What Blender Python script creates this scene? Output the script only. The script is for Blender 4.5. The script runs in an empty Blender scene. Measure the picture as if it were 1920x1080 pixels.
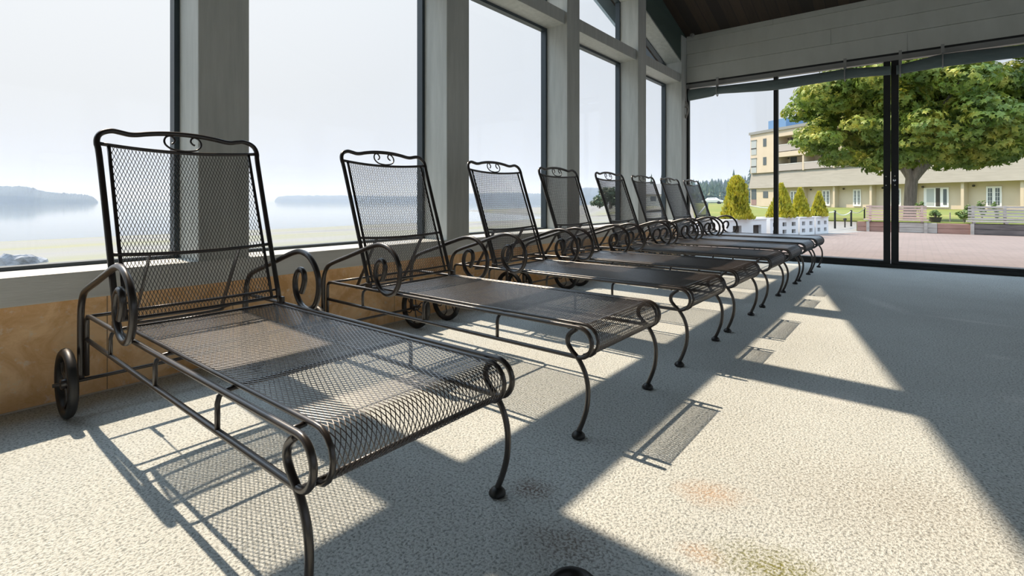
import bpy, math, random
from math import sin, cos, pi, radians, sqrt, hypot, atan2
from mathutils import Vector, Matrix, noise

S = bpy.context.scene
H = 0.88                      # eye height; building measured in multiples of it

# ------------------------------------------------------------------ camera
cam_d = bpy.data.cameras.new('camera')
cam = bpy.data.objects.new('camera', cam_d)
S.collection.objects.link(cam)
S.camera = cam
cam_d.sensor_width = 36.0
cam_d.lens = 36.0 * 943.0 / 1920.0
cam_d.shift_y = -165.0 / 1920.0
cam_d.clip_start = 0.02
cam_d.clip_end = 5000
cam.location = (3.31 * H, 0, H)
cam.rotation_euler = (pi / 2, 0, math.atan((1713 - 960) / 943.0))

# ------------------------------------------------------------------ world, sun, exposure
SUN_DIR = Vector((-0.74, 0.032, 1.0)).normalized()       # towards the sun
w = bpy.data.worlds.new('hazy_sky')
S.world = w
w.use_nodes = True
nt = w.node_tree
nt.nodes.clear()
out = nt.nodes.new('ShaderNodeOutputWorld')
bg = nt.nodes.new('ShaderNodeBackground')
tc = nt.nodes.new('ShaderNodeTexCoord')
sep = nt.nodes.new('ShaderNodeSeparateXYZ')
nt.links.new(tc.outputs['Generated'], sep.inputs[0])
ramp = nt.nodes.new('ShaderNodeValToRGB')
ramp.color_ramp.elements[0].position = 0.0
ramp.color_ramp.elements[0].color = (0.625, 0.655, 0.715, 1)
ramp.color_ramp.elements[1].position = 1.0
ramp.color_ramp.elements[1].color = (1.55, 2.1, 2.75, 1)
e = ramp.color_ramp.elements.new(0.36)
e.color = (0.60, 0.66, 0.75, 1)
e = ramp.color_ramp.elements.new(0.58)
e.color = (1.6, 2.0, 2.5, 1)
nt.links.new(sep.outputs['Z'], ramp.inputs[0])
dot = nt.nodes.new('ShaderNodeVectorMath')
dot.operation = 'DOT_PRODUCT'
dot.inputs[1].default_value = SUN_DIR
nt.links.new(tc.outputs['Generated'], dot.inputs[0])
mr = nt.nodes.new('ShaderNodeMapRange')
mr.inputs['From Min'].default_value = -0.15
mr.inputs['From Max'].default_value = 1.0
mr.inputs['To Min'].default_value = 0.0
mr.inputs['To Max'].default_value = 1.0
nt.links.new(dot.outputs['Value'], mr.inputs[0])
glow = nt.nodes.new('ShaderNodeValToRGB')                # bright haze on the sun's side
glow.color_ramp.elements[0].color = (0, 0, 0, 1)
glow.color_ramp.elements[1].color = (0.36, 0.30, 0.22, 1)
e = glow.color_ramp.elements.new(0.6)
e.color = (0.105, 0.09, 0.065, 1)
nt.links.new(mr.outputs[0], glow.inputs[0])
add = nt.nodes.new('ShaderNodeMixRGB')
add.blend_type = 'ADD'
add.inputs[0].default_value = 1.0
nt.links.new(ramp.outputs[0], add.inputs[1])
nt.links.new(glow.outputs[0], add.inputs[2])
nt.links.new(add.outputs[0], bg.inputs[0])
bg.inputs[1].default_value = 1.0
nt.links.new(bg.outputs[0], out.inputs[0])

sun_d = bpy.data.lights.new('sun', 'SUN')
sun_d.energy = 5.9
sun_d.color = (1.0, 0.80, 0.605)
sun_d.angle = radians(0.6)
sun = bpy.data.objects.new('sun', sun_d)
S.collection.objects.link(sun)
sun.rotation_euler = SUN_DIR.to_track_quat('Z', 'Y').to_euler()

S.view_settings.view_transform = 'Standard'
S.view_settings.look = 'None'
S.view_settings.gamma = 1.0
S.view_settings.use_curve_mapping = False
S.view_settings.exposure = 0.2
S.cycles.max_bounces = 12
S.cycles.diffuse_bounces = 6
S.cycles.glossy_bounces = 4
S.cycles.transparent_max_bounces = 24
S.cycles.volume_bounces = 0

# ------------------------------------------------------------------ helpers
C = S.collection
random.seed(7)


class MB:
    def __init__(s):
        s.v, s.f = [], []

    def add(s, vs, fs):
        o = len(s.v)
        s.v += [tuple(p) for p in vs]
        s.f += [tuple(o + i for i in f) for f in fs]
        return s

    def box(s, x0, x1, y0, y1, z0, z1):
        vs = [(x, y, z) for z in (z0, z1) for y in (y0, y1) for x in (x0, x1)]
        return s.add(vs, [(0, 2, 3, 1), (4, 5, 7, 6), (0, 1, 5, 4), (2, 6, 7, 3), (0, 4, 6, 2), (1, 3, 7, 5)])

    def obox(s, o, a, b, c):
        """box from corner o with edge vectors a, b, c"""
        o, a, b, c = map(Vector, (o, a, b, c))
        vs = [o + a * i + b * j + c * k for k in (0, 1) for j in (0, 1) for i in (0, 1)]
        return s.add(vs, [(0, 2, 3, 1), (4, 5, 7, 6), (0, 1, 5, 4), (2, 6, 7, 3), (0, 4, 6, 2), (1, 3, 7, 5)])

    def bar(s, p, q, wdt, thk, up=(0, 0, 1)):
        p, q, up = Vector(p), Vector(q), Vector(up)
        d = (q - p)
        t = d.normalized()
        a = t.cross(up).normalized()
        b = a.cross(t).normalized()
        return s.obox(p - a * wdt / 2 - b * thk / 2, d, a * wdt, b * thk)

    def prism(s, pts, z0, z1):
        n = len(pts)
        vs = [(x, y, z0) for x, y in pts] + [(x, y, z1) for x, y in pts]
        fs = [tuple(range(n - 1, -1, -1)), tuple(range(n, 2 * n))]
        fs += [(i, (i + 1) % n, n + (i + 1) % n, n + i) for i in range(n)]
        return s.add(vs, fs)

    def prism_x(s, pts, x0, x1):
        n = len(pts)
        vs = [(x0, y, z) for y, z in pts] + [(x1, y, z) for y, z in pts]
        fs = [tuple(range(n)), tuple(range(2 * n - 1, n - 1, -1))]
        fs += [(n + i, n + (i + 1) % n, (i + 1) % n, i) for i in range(n)]
        return s.add(vs, fs)

    def tube(s, pts, r, n=10, closed=False, taper=None):
        pts = [Vector(p) for p in pts]
        m = len(pts)
        tang = []
        for i in range(m):
            if closed:
                t = pts[(i + 1) % m] - pts[i - 1]
            else:
                t = pts[min(i + 1, m - 1)] - pts[max(i - 1, 0)]
            tang.append(t.normalized())
        up = Vector((0, 0, 1)) if abs(tang[0].z) < 0.9 else Vector((0, 1, 0))
        a = tang[0].cross(up).normalized()
        vs = []
        for i in range(m):
            if i:
                ax = tang[i - 1].cross(tang[i])
                if ax.length > 1e-7:
                    a = Matrix.Rotation(tang[i - 1].angle(tang[i]), 3, ax.normalized()) @ a
            b = tang[i].cross(a)
            rr = r * (taper[i] if taper else 1)
            for k in range(n):
                q = 2 * pi * k / n
                vs.append(pts[i] + a * (rr * cos(q)) + b * (rr * sin(q)))
        fs = []
        for i in range(m if closed else m - 1):
            j = (i + 1) % m
            for k in range(n):
                l = (k + 1) % n
                fs.append((i * n + k, i * n + l, j * n + l, j * n + k))
        if not closed:
            fs.append(tuple(range(n - 1, -1, -1)))
            fs.append(tuple((m - 1) * n + k for k in range(n)))
        return s.add(vs, fs)

    def lathe(s, prof, o=(0, 0, 0), n=24, axis='z', jit=0):
        vs, fs = [], []
        for r, z in prof:
            for k in range(n):
                q = 2 * pi * k / n
                rr = r * (1 + (random.uniform(-jit, jit) if jit else 0))
                p = (rr * cos(q), rr * sin(q), z)
                if axis == 'y':
                    p = (p[0], p[2], p[1])
                if axis == 'x':
                    p = (p[2], p[0], p[1])
                vs.append((p[0] + o[0], p[1] + o[1], p[2] + o[2]))
        m = len(prof)
        for i in range(m - 1):
            for k in range(n):
                l = (k + 1) % n
                fs.append((i * n + k, i * n + l, (i + 1) * n + l, (i + 1) * n + k))
        fs.append(tuple(range(n - 1, -1, -1)))
        fs.append(tuple((m - 1) * n + k for k in range(n)))
        return s.add(vs, fs)

    def build(s, name, mat, parent=None, smooth=False, bevel=0, loc=(0, 0, 0), rotz=0):
        me = bpy.data.meshes.new(name)
        me.from_pydata(s.v, [], s.f)
        me.update()
        if smooth:
            me.polygons.foreach_set('use_smooth', [True] * len(me.polygons))
        if mat:
            me.materials.append(mat)
        o = bpy.data.objects.new(name, me)
        C.objects.link(o)
        o.location = loc
        o.rotation_euler = (0, 0, rotz)
        if parent:
            o.parent = parent
        if bevel:
            md = o.modifiers.new('bevel', 'BEVEL')
            md.width = bevel
            md.segments = 2
            md.limit_method = 'ANGLE'
        return o


def spline(pts, k=6, closed=False):
    pts = [Vector(p) for p in pts]
    n = len(pts)
    res = []
    for i in range(n if closed else n - 1):
        if closed:
            p0, p1, p2, p3 = pts[i - 1], pts[i], pts[(i + 1) % n], pts[(i + 2) % n]
        else:
            p0, p1, p2, p3 = pts[max(i - 1, 0)], pts[i], pts[i + 1], pts[min(i + 2, n - 1)]
        for j in range(k):
            t = j / k
            res.append(0.5 * ((2 * p1) + (p2 - p0) * t + (2 * p0 - 5 * p1 + 4 * p2 - p3) * t * t
                              + (3 * p1 - p0 - 3 * p2 + p3) * t ** 3))
    if not closed:
        res.append(pts[-1])
    return res


def tag(o, label=None, cat=None, group=None, kind=None):
    if label:
        o['label'] = label
    if cat:
        o['category'] = cat
    if group:
        o['group'] = group
    if kind:
        o['kind'] = kind
    return o


def empty(name, loc=(0, 0, 0), rz=0):
    o = bpy.data.objects.new(name, None)
    C.objects.link(o)
    o.location = loc
    o.rotation_euler = (0, 0, rz)
    o.empty_display_size = 0.1
    return o


def copy_tree(o, parent=None):
    c = o.copy()
    C.objects.link(c)
    if parent:
        c.parent = parent
    for ch in list(o.children):
        copy_tree(ch, c)
    return c


# ------------------------------------------------------------------ materials
def mat(name, col=(.5, .5, .5), rough=.6, metal=0, spec=.5):
    m = bpy.data.materials.new(name)
    m.use_nodes = True
    b = m.node_tree.nodes['Principled BSDF']
    b.inputs['Base Color'].default_value = (*col, 1)
    b.inputs['Roughness'].default_value = rough
    b.inputs['Metallic'].default_value = metal
    b.inputs['Specular IOR Level'].default_value = spec
    return m


def N(m, typ, **kw):
    n = m.node_tree.nodes.new(typ)
    for k, v in kw.items():
        if k in n.inputs:
            n.inputs[k].default_value = v
        else:
            setattr(n, k, v)
    return n


def L(m, a, b):
    m.node_tree.links.new(a, b)


def bsdf(m):
    return m.node_tree.nodes['Principled BSDF']


def coords(m, scale=(1, 1, 1), kind='Object'):
    t = N(m, 'ShaderNodeTexCoord')
    mp = N(m, 'ShaderNodeMapping')
    mp.inputs['Scale'].default_value = scale
    L(m, t.outputs[kind], mp.inputs[0])
    return mp.outputs[0]


def noise_col(m, cols, scale=5, detail=4, stretch=(1, 1, 1), bump=0, bscale=None, bdist=.01, rough=.6):
    """base colour from a noise ramp, optional bump"""
    co = coords(m, stretch)
    n = N(m, 'ShaderNodeTexNoise', Scale=scale, Detail=detail, Roughness=rough)
    L(m, co, n.inputs['Vector'])
    r = N(m, 'ShaderNodeValToRGB')
    els = r.color_ramp.elements
    els[0].position, els[1].position = cols[0][0], cols[-1][0]
    els[0].color, els[1].color = (*cols[0][1], 1), (*cols[-1][1], 1)
    for p, c in cols[1:-1]:
        els.new(p).color = (*c, 1)
    L(m, n.outputs['Fac'], r.inputs[0])
    L(m, r.outputs[0], bsdf(m).inputs['Base Color'])
    if bump:
        n2 = n
        if bscale:
            n2 = N(m, 'ShaderNodeTexNoise', Scale=bscale, Detail=4)
            L(m, co, n2.inputs['Vector'])
        b = N(m, 'ShaderNodeBump', Strength=bump, Distance=bdist)
        L(m, n2.outputs['Fac'], b.inputs['Height'])
        L(m, b.outputs[0], bsdf(m).inputs['Normal'])
    return r


def mix(m, fac, a, b, blend='MIX'):
    x = N(m, 'ShaderNodeMixRGB', blend_type=blend)
    for i, q in ((0, fac), (1, a), (2, b)):
        if hasattr(q, 'is_output'):
            L(m, q, x.inputs[i])
        elif i == 0:
            x.inputs[0].default_value = q
        else:
            x.inputs[i].default_value = (*q, 1)
    return x.outputs[0]


def blob(m, c, rx, ry, rot=0, nscale=14, namt=.6):
    """soft irregular stain mask round a point (0..1)"""
    t = N(m, 'ShaderNodeTexCoord')
    mp = N(m, 'ShaderNodeMapping', vector_type='TEXTURE')
    mp.inputs['Location'].default_value = (c[0], c[1], 0)
    mp.inputs['Rotation'].default_value = (0, 0, rot)
    mp.inputs['Scale'].default_value = (rx, ry, 1)
    L(m, t.outputs['Object'], mp.inputs[0])
    ln = N(m, 'ShaderNodeVectorMath', operation='LENGTH')
    L(m, mp.outputs[0], ln.inputs[0])
    n = N(m, 'ShaderNodeTexNoise', Scale=nscale, Detail=5, Roughness=.7)
    L(m, t.outputs['Object'], n.inputs['Vector'])
    ma = N(m, 'ShaderNodeMath', operation='MULTIPLY_ADD')
    L(m, n.outputs['Fac'], ma.inputs[0])
    ma.inputs[1].default_value = -2 * namt
    ma.inputs[2].default_value = 1 + namt
    sb = N(m, 'ShaderNodeMath', operation='SUBTRACT', use_clamp=True)
    L(m, ma.outputs[0], sb.inputs[0])
    L(m, ln.outputs['Value'], sb.inputs[1])
    return sb.outputs[0]


M = {}
# metal of the loungers
M['iron'] = mat('bronze_black_powder_coat', (.023, .018, .016), .30, 0, .8)
M['mesh'] = mat('bronze_mesh', (.031, .026, .025), .28, 0, 1.0)
M['rubber'] = mat('black_rubber', (.012, .012, .012), .45)
M['black'] = mat('black_aluminium', (.010, .011, .011), .5)
M['frame'] = mat('dark_teal_frame', (.030, .045, .055), .45)
M['steel'] = mat('bright_steel', (.75, .75, .74), .25, 1)
M['cord'] = mat('pale_cord', (.42, .40, .36), .9)
M['white'] = mat('white_paint', (.80, .80, .80), .6)

# grey-green painted timber
m = M['paint'] = mat('grey_painted_timber', (.33, .345, .315), .55)
noise_col(m, [(.35, (.42, .435, .405)), (.65, (.51, .525, .49))], scale=3, detail=8, stretch=(6, 6, .6), bump=.25, bscale=26, bdist=.004)
m = M['sillpaint'] = mat('grey_painted_sill', (.34, .35, .32), .5)
noise_col(m, [(.35, (.56, .565, .525)), (.65, (.64, .64, .60))], scale=3, detail=8, stretch=(6, .6, 6), bump=.2, bscale=26, bdist=.004)
m = M['siding'] = mat('grey_painted_siding', (.25, .26, .235), .6)
noise_col(m, [(.3, (.48, .49, .44)), (.7, (.54, .55, .50))], scale=2, detail=6, stretch=(3, 1, 1), bump=.1, bscale=60, bdist=.002)
m = M['shaded_beam'] = mat('green_grey_shaded_beam', (.22, .26, .23), .6)  # same timber paint, darkened in its colour to stand for shade on the rafter
noise_col(m, [(.3, (.055, .085, .072)), (.7, (.075, .11, .093))], scale=3, detail=6, stretch=(1, .5, 3), bump=.1, bscale=30, bdist=.003)

# travertine tile
m = M['tile'] = mat('tan_travertine_tile', (.5, .3, .15), .45)
co = coords(m)
n1 = N(m, 'ShaderNodeTexNoise', Scale=5.5, Detail=10, Roughness=.68, Distortion=.8)
L(m, co, n1.inputs['Vector'])
r = N(m, 'ShaderNodeValToRGB')
r.color_ramp.elements[0].position = .38
r.color_ramp.elements[0].color = (.70, .38, .14, 1)
r.color_ramp.elements[1].position = .62
r.color_ramp.elements[1].color = (.95, .64, .34, 1)
L(m, n1.outputs['Fac'], r.inputs[0])
n2 = N(m, 'ShaderNodeTexNoise', Scale=22, Detail=6, Roughness=.7)
L(m, co, n2.inputs['Vector'])
r2 = N(m, 'ShaderNodeValToRGB')
r2.color_ramp.elements[0].position = .56
r2.color_ramp.elements[1].position = .70
L(m, n2.outputs['Fac'], r2.inputs[0])
c1 = mix(m, r2.outputs[0], r.outputs[0], (.88, .72, .54))
sp = N(m, 'ShaderNodeSeparateXYZ')
L(m, co, sp.inputs[0])
a = N(m, 'ShaderNodeMath', operation='MULTIPLY_ADD')
L(m, sp.outputs['Y'], a.inputs[0])
a.inputs[1].default_value = 1 / .549
a.inputs[2].default_value = 20 - .647 / .549 + .0
fr = N(m, 'ShaderNodeMath', operation='FRACT')
L(m, a.outputs[0], fr.inputs[0])
lt = N(m, 'ShaderNodeMath', operation='LESS_THAN')
L(m, fr.outputs[0], lt.inputs[0])
lt.inputs[1].default_value = .008
c2 = mix(m, lt.outputs[0], c1, (.30, .19, .10))
L(m, c2, bsdf(m).inputs['Base Color'])
b = N(m, 'ShaderNodeBump', Strength=.15, Distance=.004)
L(m, n2.outputs['Fac'], b.inputs['Height'])
L(m, b.outputs[0], bsdf(m).inputs['Normal'])

# looped outdoor carpet with a few stains
m = M['carpet'] = mat('worn_grey_loop_carpet', (.4, .4, .36), .95, 0, .15)
co = coords(m)
vo = N(m, 'ShaderNodeTexNoise', Scale=120, Detail=2.5, Roughness=.55, Distortion=.25)
L(m, co, vo.inputs['Vector'])
r = N(m, 'ShaderNodeValToRGB')
r.color_ramp.elements[0].position = .32
r.color_ramp.elements[0].color = (.275, .30, .295, 1)
r.color_ramp.elements[1].position = .53
r.color_ramp.elements[1].color = (.615, .65, .635, 1)
L(m, vo.outputs['Fac'], r.inputs[0])
big = N(m, 'ShaderNodeTexNoise', Scale=1.1, Detail=5, Roughness=.6)
L(m, co, big.inputs['Vector'])
rb = N(m, 'ShaderNodeValToRGB')
rb.color_ramp.elements[0].position = .3
rb.color_ramp.elements[0].color = (.90, .90, .90, 1)
rb.color_ramp.elements[1].position = .7
rb.color_ramp.elements[1].color = (1.05, 1.05, 1.05, 1)
L(m, big.outputs['Fac'], rb.inputs[0])
c = mix(m, 1, r.outputs[0], rb.outputs[0], 'MULTIPLY')


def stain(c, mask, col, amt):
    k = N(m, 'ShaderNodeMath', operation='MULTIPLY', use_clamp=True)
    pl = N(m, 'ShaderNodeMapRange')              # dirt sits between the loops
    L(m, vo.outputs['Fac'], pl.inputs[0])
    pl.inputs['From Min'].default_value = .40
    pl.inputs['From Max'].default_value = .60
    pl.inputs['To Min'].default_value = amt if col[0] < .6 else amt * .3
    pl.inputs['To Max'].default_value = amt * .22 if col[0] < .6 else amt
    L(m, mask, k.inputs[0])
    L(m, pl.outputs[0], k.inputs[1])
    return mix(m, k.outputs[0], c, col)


c = stain(c, blob(m, (2.435, 1.55), .13, .09, .5), (.50, .32, .19), .7)
c = stain(c, blob(m, (2.50, 1.27), .07, .05, .2), (.50, .32, .19), .7)
c = stain(c, blob(m, (2.655, 1.33), .17, .11, .3, 30), (.20, .20, .06), 1.0)
c = stain(c, blob(m, (2.01, 1.235), .09, .07, .3), (.17, .11, .08), .9)
c = stain(c, blob(m, (2.22, 1.10), .16, .10, .3), (.20, .15, .12), .7)
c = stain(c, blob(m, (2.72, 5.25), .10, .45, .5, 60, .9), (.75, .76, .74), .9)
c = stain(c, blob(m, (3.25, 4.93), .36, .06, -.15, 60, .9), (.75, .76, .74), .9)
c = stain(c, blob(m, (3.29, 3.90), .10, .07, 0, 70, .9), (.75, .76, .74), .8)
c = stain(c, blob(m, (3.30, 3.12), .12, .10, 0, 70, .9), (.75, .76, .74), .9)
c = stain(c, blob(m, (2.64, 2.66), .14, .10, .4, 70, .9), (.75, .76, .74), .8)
c = stain(c, blob(m, (2.9, 1.85), .5, .35, .4, 50, .9), (.27, .23, .17), .4)
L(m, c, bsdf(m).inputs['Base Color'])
b = N(m, 'ShaderNodeBump', Strength=.9, Distance=.008)
L(m, vo.outputs['Fac'], b.inputs['Height'])
L(m, b.outputs[0], bsdf(m).inputs['Normal'])

# plank ceiling
m = M['planks'] = mat('dark_plank_ceiling', (.05, .03, .02), .6)
co = coords(m)
sp = N(m, 'ShaderNodeSeparateXYZ')
L(m, co, sp.inputs[0])
fx = N(m, 'ShaderNodeMath', operation='MULTIPLY')
L(m, sp.outputs['X'], fx.inputs[0])
fx.inputs[1].default_value = 1 / .14
fl = N(m, 'ShaderNodeMath', operation='FLOOR')
L(m, fx.outputs[0], fl.inputs[0])
wn = N(m, 'ShaderNodeTexWhiteNoise', noise_dimensions='1D')
L(m, fl.outputs[0], wn.inputs['W'])
gr = N(m, 'ShaderNodeTexNoise', Scale=4, Detail=6)
mp2 = N(m, 'ShaderNodeMapping')
mp2.inputs['Scale'].default_value = (12, .8, 1)
L(m, co, mp2.inputs[0])
L(m, mp2.outputs[0], gr.inputs['Vector'])
av = N(m, 'ShaderNodeMath', operation='ADD')
L(m, wn.outputs[0], av.inputs[0])
L(m, gr.outputs['Fac'], av.inputs[1])
r = N(m, 'ShaderNodeValToRGB')
r.color_ramp.elements[0].position = .4
r.color_ramp.elements[0].color = (.012, .008, .005, 1)
r.color_ramp.elements[1].position = 1.5 / 1.6
r.color_ramp.elements[1].color = (.042, .026, .015, 1)
hv = N(m, 'ShaderNodeMath', operation='MULTIPLY')
L(m, av.outputs[0], hv.inputs[0])
hv.inputs[1].default_value = .62
L(m, hv.outputs[0], r.inputs[0])
fr = N(m, 'ShaderNodeMath', operation='FRACT')
L(m, fx.outputs[0], fr.inputs[0])
lt = N(m, 'ShaderNodeMath', operation='LESS_THAN')
L(m, fr.outputs[0], lt.inputs[0])
lt.inputs[1].default_value = .07
L(m, mix(m, lt.outputs[0], r.outputs[0], (.008, .006, .005)), bsdf(m).inputs['Base Color'])

# glass: clear, faintly reflective sheet
m = M['glass'] = bpy.data.materials.new('window_glass')
m.use_nodes = True
m.node_tree.nodes.clear()
o_ = N(m, 'ShaderNodeOutputMaterial')
tr = N(m, 'ShaderNodeBsdfTransparent')
tr.inputs[0].default_value = (.965, .975, .975, 1)
gl = N(m, 'ShaderNodeBsdfGlossy', Roughness=.01)
gl.inputs[0].default_value = (1, 1, 1, 1)
fz = N(m, 'ShaderNodeFresnel', IOR=1.5)
geo = N(m, 'ShaderNodeNewGeometry')              # same reflectance entering and leaving the sheet
io = N(m, 'ShaderNodeMapRange')
L(m, geo.outputs['Backfacing'], io.inputs[0])
io.inputs['To Min'].default_value = 1.45
io.inputs['To Max'].default_value = 1 / 1.45
L(m, io.outputs[0], fz.inputs['IOR'])
hf = N(m, 'ShaderNodeMath', operation='MULTIPLY')
L(m, fz.outputs[0], hf.inputs[0])
hf.inputs[1].default_value = .35
mx = N(m, 'ShaderNodeMixShader')
L(m, hf.outputs[0], mx.inputs[0])
L(m, tr.outputs[0], mx.inputs[1])
L(m, gl.outputs[0], mx.inputs[2])
L(m, mx.outputs[0], o_.inputs[0])

M['tarp'] = mat('grey_green_canvas', (.11, .145, .14), .7)
noise_col(M['tarp'], [(.3, (.095, .13, .125)), (.7, (.135, .17, .165))], scale=4, detail=5, stretch=(1, 4, 4), bump=.4, bscale=7, bdist=.02)
M['rail'] = mat('grey_head_rail', (.27, .27, .255), .5)
M['fascia'] = mat('blue_grey_fascia', (.34, .46, .58), .6)
M['roofing'] = mat('grey_roofing', (.22, .22, .22), .9)
# outdoors
m = M['paving'] = mat('pink_brick_paving', (.5, .4, .36), .85)
co = coords(m)
bk = N(m, 'ShaderNodeTexBrick', Scale=1.0)
bk.inputs['Color1'].default_value = (.205, .165, .15, 1)
bk.inputs['Color2'].default_value = (.235, .19, .175, 1)
bk.inputs['Mortar'].default_value = (.18, .15, .135, 1)
bk.inputs['Mortar Size'].default_value = .008
bk.inputs['Brick Width'].default_value = .21
bk.inputs['Row Height'].default_value = .105
L(m, co, bk.inputs['Vector'])
ns = N(m, 'ShaderNodeTexNoise', Scale=.9, Detail=6)
L(m, co, ns.inputs['Vector'])
rr_ = N(m, 'ShaderNodeValToRGB')
rr_.color_ramp.elements[0].color = (.82, .80, .80, 1)
rr_.color_ramp.elements[1].color = (1.15, 1.12, 1.1, 1)
L(m, ns.outputs['Fac'], rr_.inputs[0])
L(m, mix(m, 1, bk.outputs[0], rr_.outputs[0], 'MULTIPLY'), bsdf(m).inputs['Base Color'])
M['grass'] = mat('mown_lawn', (.2, .3, .05), .9)
noise_col(M['grass'], [(.3, (.105, .14, .018)), (.55, (.16, .18, .03)), (.75, (.30, .23, .075))], scale=.16, detail=8, bump=.5, bscale=30, bdist=.03)
M['gravel'] = mat('grey_gravel', (.45, .44, .42), .95)
noise_col(M['gravel'], [(.3, (.20, .20, .195)), (.7, (.28, .275, .265))], scale=6, detail=8)
m = M['stucco'] = mat('cream_stucco', (.74, .66, .55), .85)
noise_col(m, [(.3, (.56, .475, .365)), (.7, (.62, .53, .41))], scale=.7, detail=5)
m = M['shingle'] = mat('pale_shingle', (.5, .5, .4), .9)
noise_col(m, [(.25, (.28, .265, .23)), (.75, (.36, .34, .30))], scale=3, detail=8, stretch=(.25, 2, 2.4))
M['dimglass'] = mat('dim_window', (.10, .12, .13), .12)
M['paleglass'] = mat('pale_curtained_window', (.42, .45, .45), .3)
M['bluebox'] = mat('blue_plant_room', (.13, .25, .42), .6)
M['railglass'] = mat('grey_balcony_panel', (.42, .38, .36), .6)
M['dark'] = mat('dark_fitting', (.05, .045, .04), .6)
m = M['leaf'] = bpy.data.materials.new('maple_leaves')


def leafmat(m, cols, trans=.35, scale=1.2):
    m.use_nodes = True
    m.node_tree.nodes.clear()
    o_ = N(m, 'ShaderNodeOutputMaterial')
    t = N(m, 'ShaderNodeTexCoord')
    n = N(m, 'ShaderNodeTexNoise', Scale=scale, Detail=6, Roughness=.75)
    L(m, t.outputs['Object'], n.inputs['Vector'])
    r = N(m, 'ShaderNodeValToRGB')
    els = r.color_ramp.elements
    els[0].position, els[1].position = .32, .68
    els[0].color, els[1].color = (*cols[0], 1), (*cols[-1], 1)
    if len(cols) == 3:
        els.new(.5).color = (*cols[1], 1)
    L(m, n.outputs['Fac'], r.inputs[0])
    d = N(m, 'ShaderNodeBsdfPrincipled', Roughness=.5)
    L(m, r.outputs[0], d.inputs['Base Color'])
    tl = N(m, 'ShaderNodeBsdfTranslucent')
    L(m, r.outputs[0], tl.inputs[0])
    x = N(m, 'ShaderNodeMixShader')
    x.inputs[0].default_value = trans
    L(m, d.outputs[0], x.inputs[1])
    L(m, tl.outputs[0], x.inputs[2])
    L(m, x.outputs[0], o_.inputs[0])


leafmat(m, [(.06, .14, .025), (.20, .28, .04), (.56, .50, .08)], .32, .9)
m = M['thuja'] = bpy.data.materials.new('golden_thuja')
leafmat(m, [(.20, .25, .025), (.50, .47, .04), (.74, .62, .07)], .2, 6)
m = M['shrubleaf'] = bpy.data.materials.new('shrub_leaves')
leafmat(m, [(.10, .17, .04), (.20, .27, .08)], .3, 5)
m = M['fir'] = bpy.data.materials.new('dark_conifer')
leafmat(m, [(.035, .075, .035), (.07, .12, .05)], .1, .3)
M['bark'] = mat('grey_bark', (.20, .17, .14), .9)
noise_col(M['bark'], [(.3, (.22, .19, .16)), (.7, (.42, .37, .31))], scale=5, detail=8, stretch=(3, 3, .5), bump=.8, bscale=9, bdist=.05)
m = M['redwood'] = mat('weathered_red_board', (.4, .25, .2), .8)
noise_col(m, [(.3, (.27, .15, .115)), (.7, (.42, .25, .20))], scale=3, detail=8, stretch=(.8, 4, 5))
m = M['greyboard'] = mat('weathered_grey_board', (.4, .37, .34), .85)
noise_col(m, [(.3, (.33, .30, .27)), (.7, (.50, .46, .42))], scale=3, detail=8, stretch=(.8, 4, 5))
m = M['pinkboard'] = mat('weathered_pink_board', (.5, .4, .36), .85)
noise_col(m, [(.3, (.45, .33, .28)), (.7, (.60, .46, .40))], scale=3, detail=8, stretch=(.8, 4, 5))
m = M['darkboard'] = mat('dark_stained_board', (.12, .10, .10), .8)
noise_col(m, [(.3, (.08, .068, .066)), (.7, (.19, .16, .15))], scale=3, detail=8, stretch=(.8, 4, 5))
m = M['rock'] = mat('grey_boulder', (.25, .26, .28), .9)
noise_col(m, [(.3, (.16, .17, .19)), (.7, (.36, .36, .37))], scale=4, detail=8, bump=.8, bscale=9, bdist=.05)
m = M['beach'] = mat('tidal_sand_and_weed', (.5, .5, .4), .9)
co = coords(m, (1, 1, 1))
mpb = N(m, 'ShaderNodeMapping')
mpb.inputs['Scale'].default_value = (.10, .035, 0)
L(m, co, mpb.inputs[0])
nb = N(m, 'ShaderNodeTexNoise', Scale=1.0, Detail=7, Roughness=.62)
L(m, mpb.outputs[0], nb.inputs['Vector'])
rb = N(m, 'ShaderNodeValToRGB')
els = rb.color_ramp.elements
els[0].position, els[1].position = .30, .72
els[0].color, els[1].color = (.135, .135, .13, 1), (.22, .21, .075, 1)
els.new(.46).color = (.20, .195, .185, 1)
els.new(.58).color = (.19, .19, .14, 1)
L(m, nb.outputs['Fac'], rb.inputs[0])
L(m, rb.outputs[0], bsdf(m).inputs['Base Color'])
m = M['water'] = mat('still_bay_water', (.10, .125, .13), .06)
nw = N(m, 'ShaderNodeTexNoise', Scale=.5, Detail=3)
L(m, coords(m, (1, 1, 1)), nw.inputs['Vector'])
b = N(m, 'ShaderNodeBump', Strength=.04, Distance=.1)
L(m, nw.outputs['Fac'], b.inputs['Height'])
L(m, b.outputs[0], bsdf(m).inputs['Normal'])
M['hill'] = mat('wooded_hill', (.05, .08, .045), 1)
noise_col(M['hill'], [(.35, (.025, .04, .035)), (.65, (.05, .07, .06))], scale=.05, detail=9)
m = M['haze'] = bpy.data.materials.new('sea_haze')
m.use_nodes = True
m.node_tree.nodes.clear()
o_ = N(m, 'ShaderNodeOutputMaterial')
vs_ = N(m, 'ShaderNodeVolumeScatter', Density=.0050)
vs_.inputs['Color'].default_value = (.165, .20, .285, 1)
L(m, vs_.outputs[0], o_.inputs['Volume'])

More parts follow.
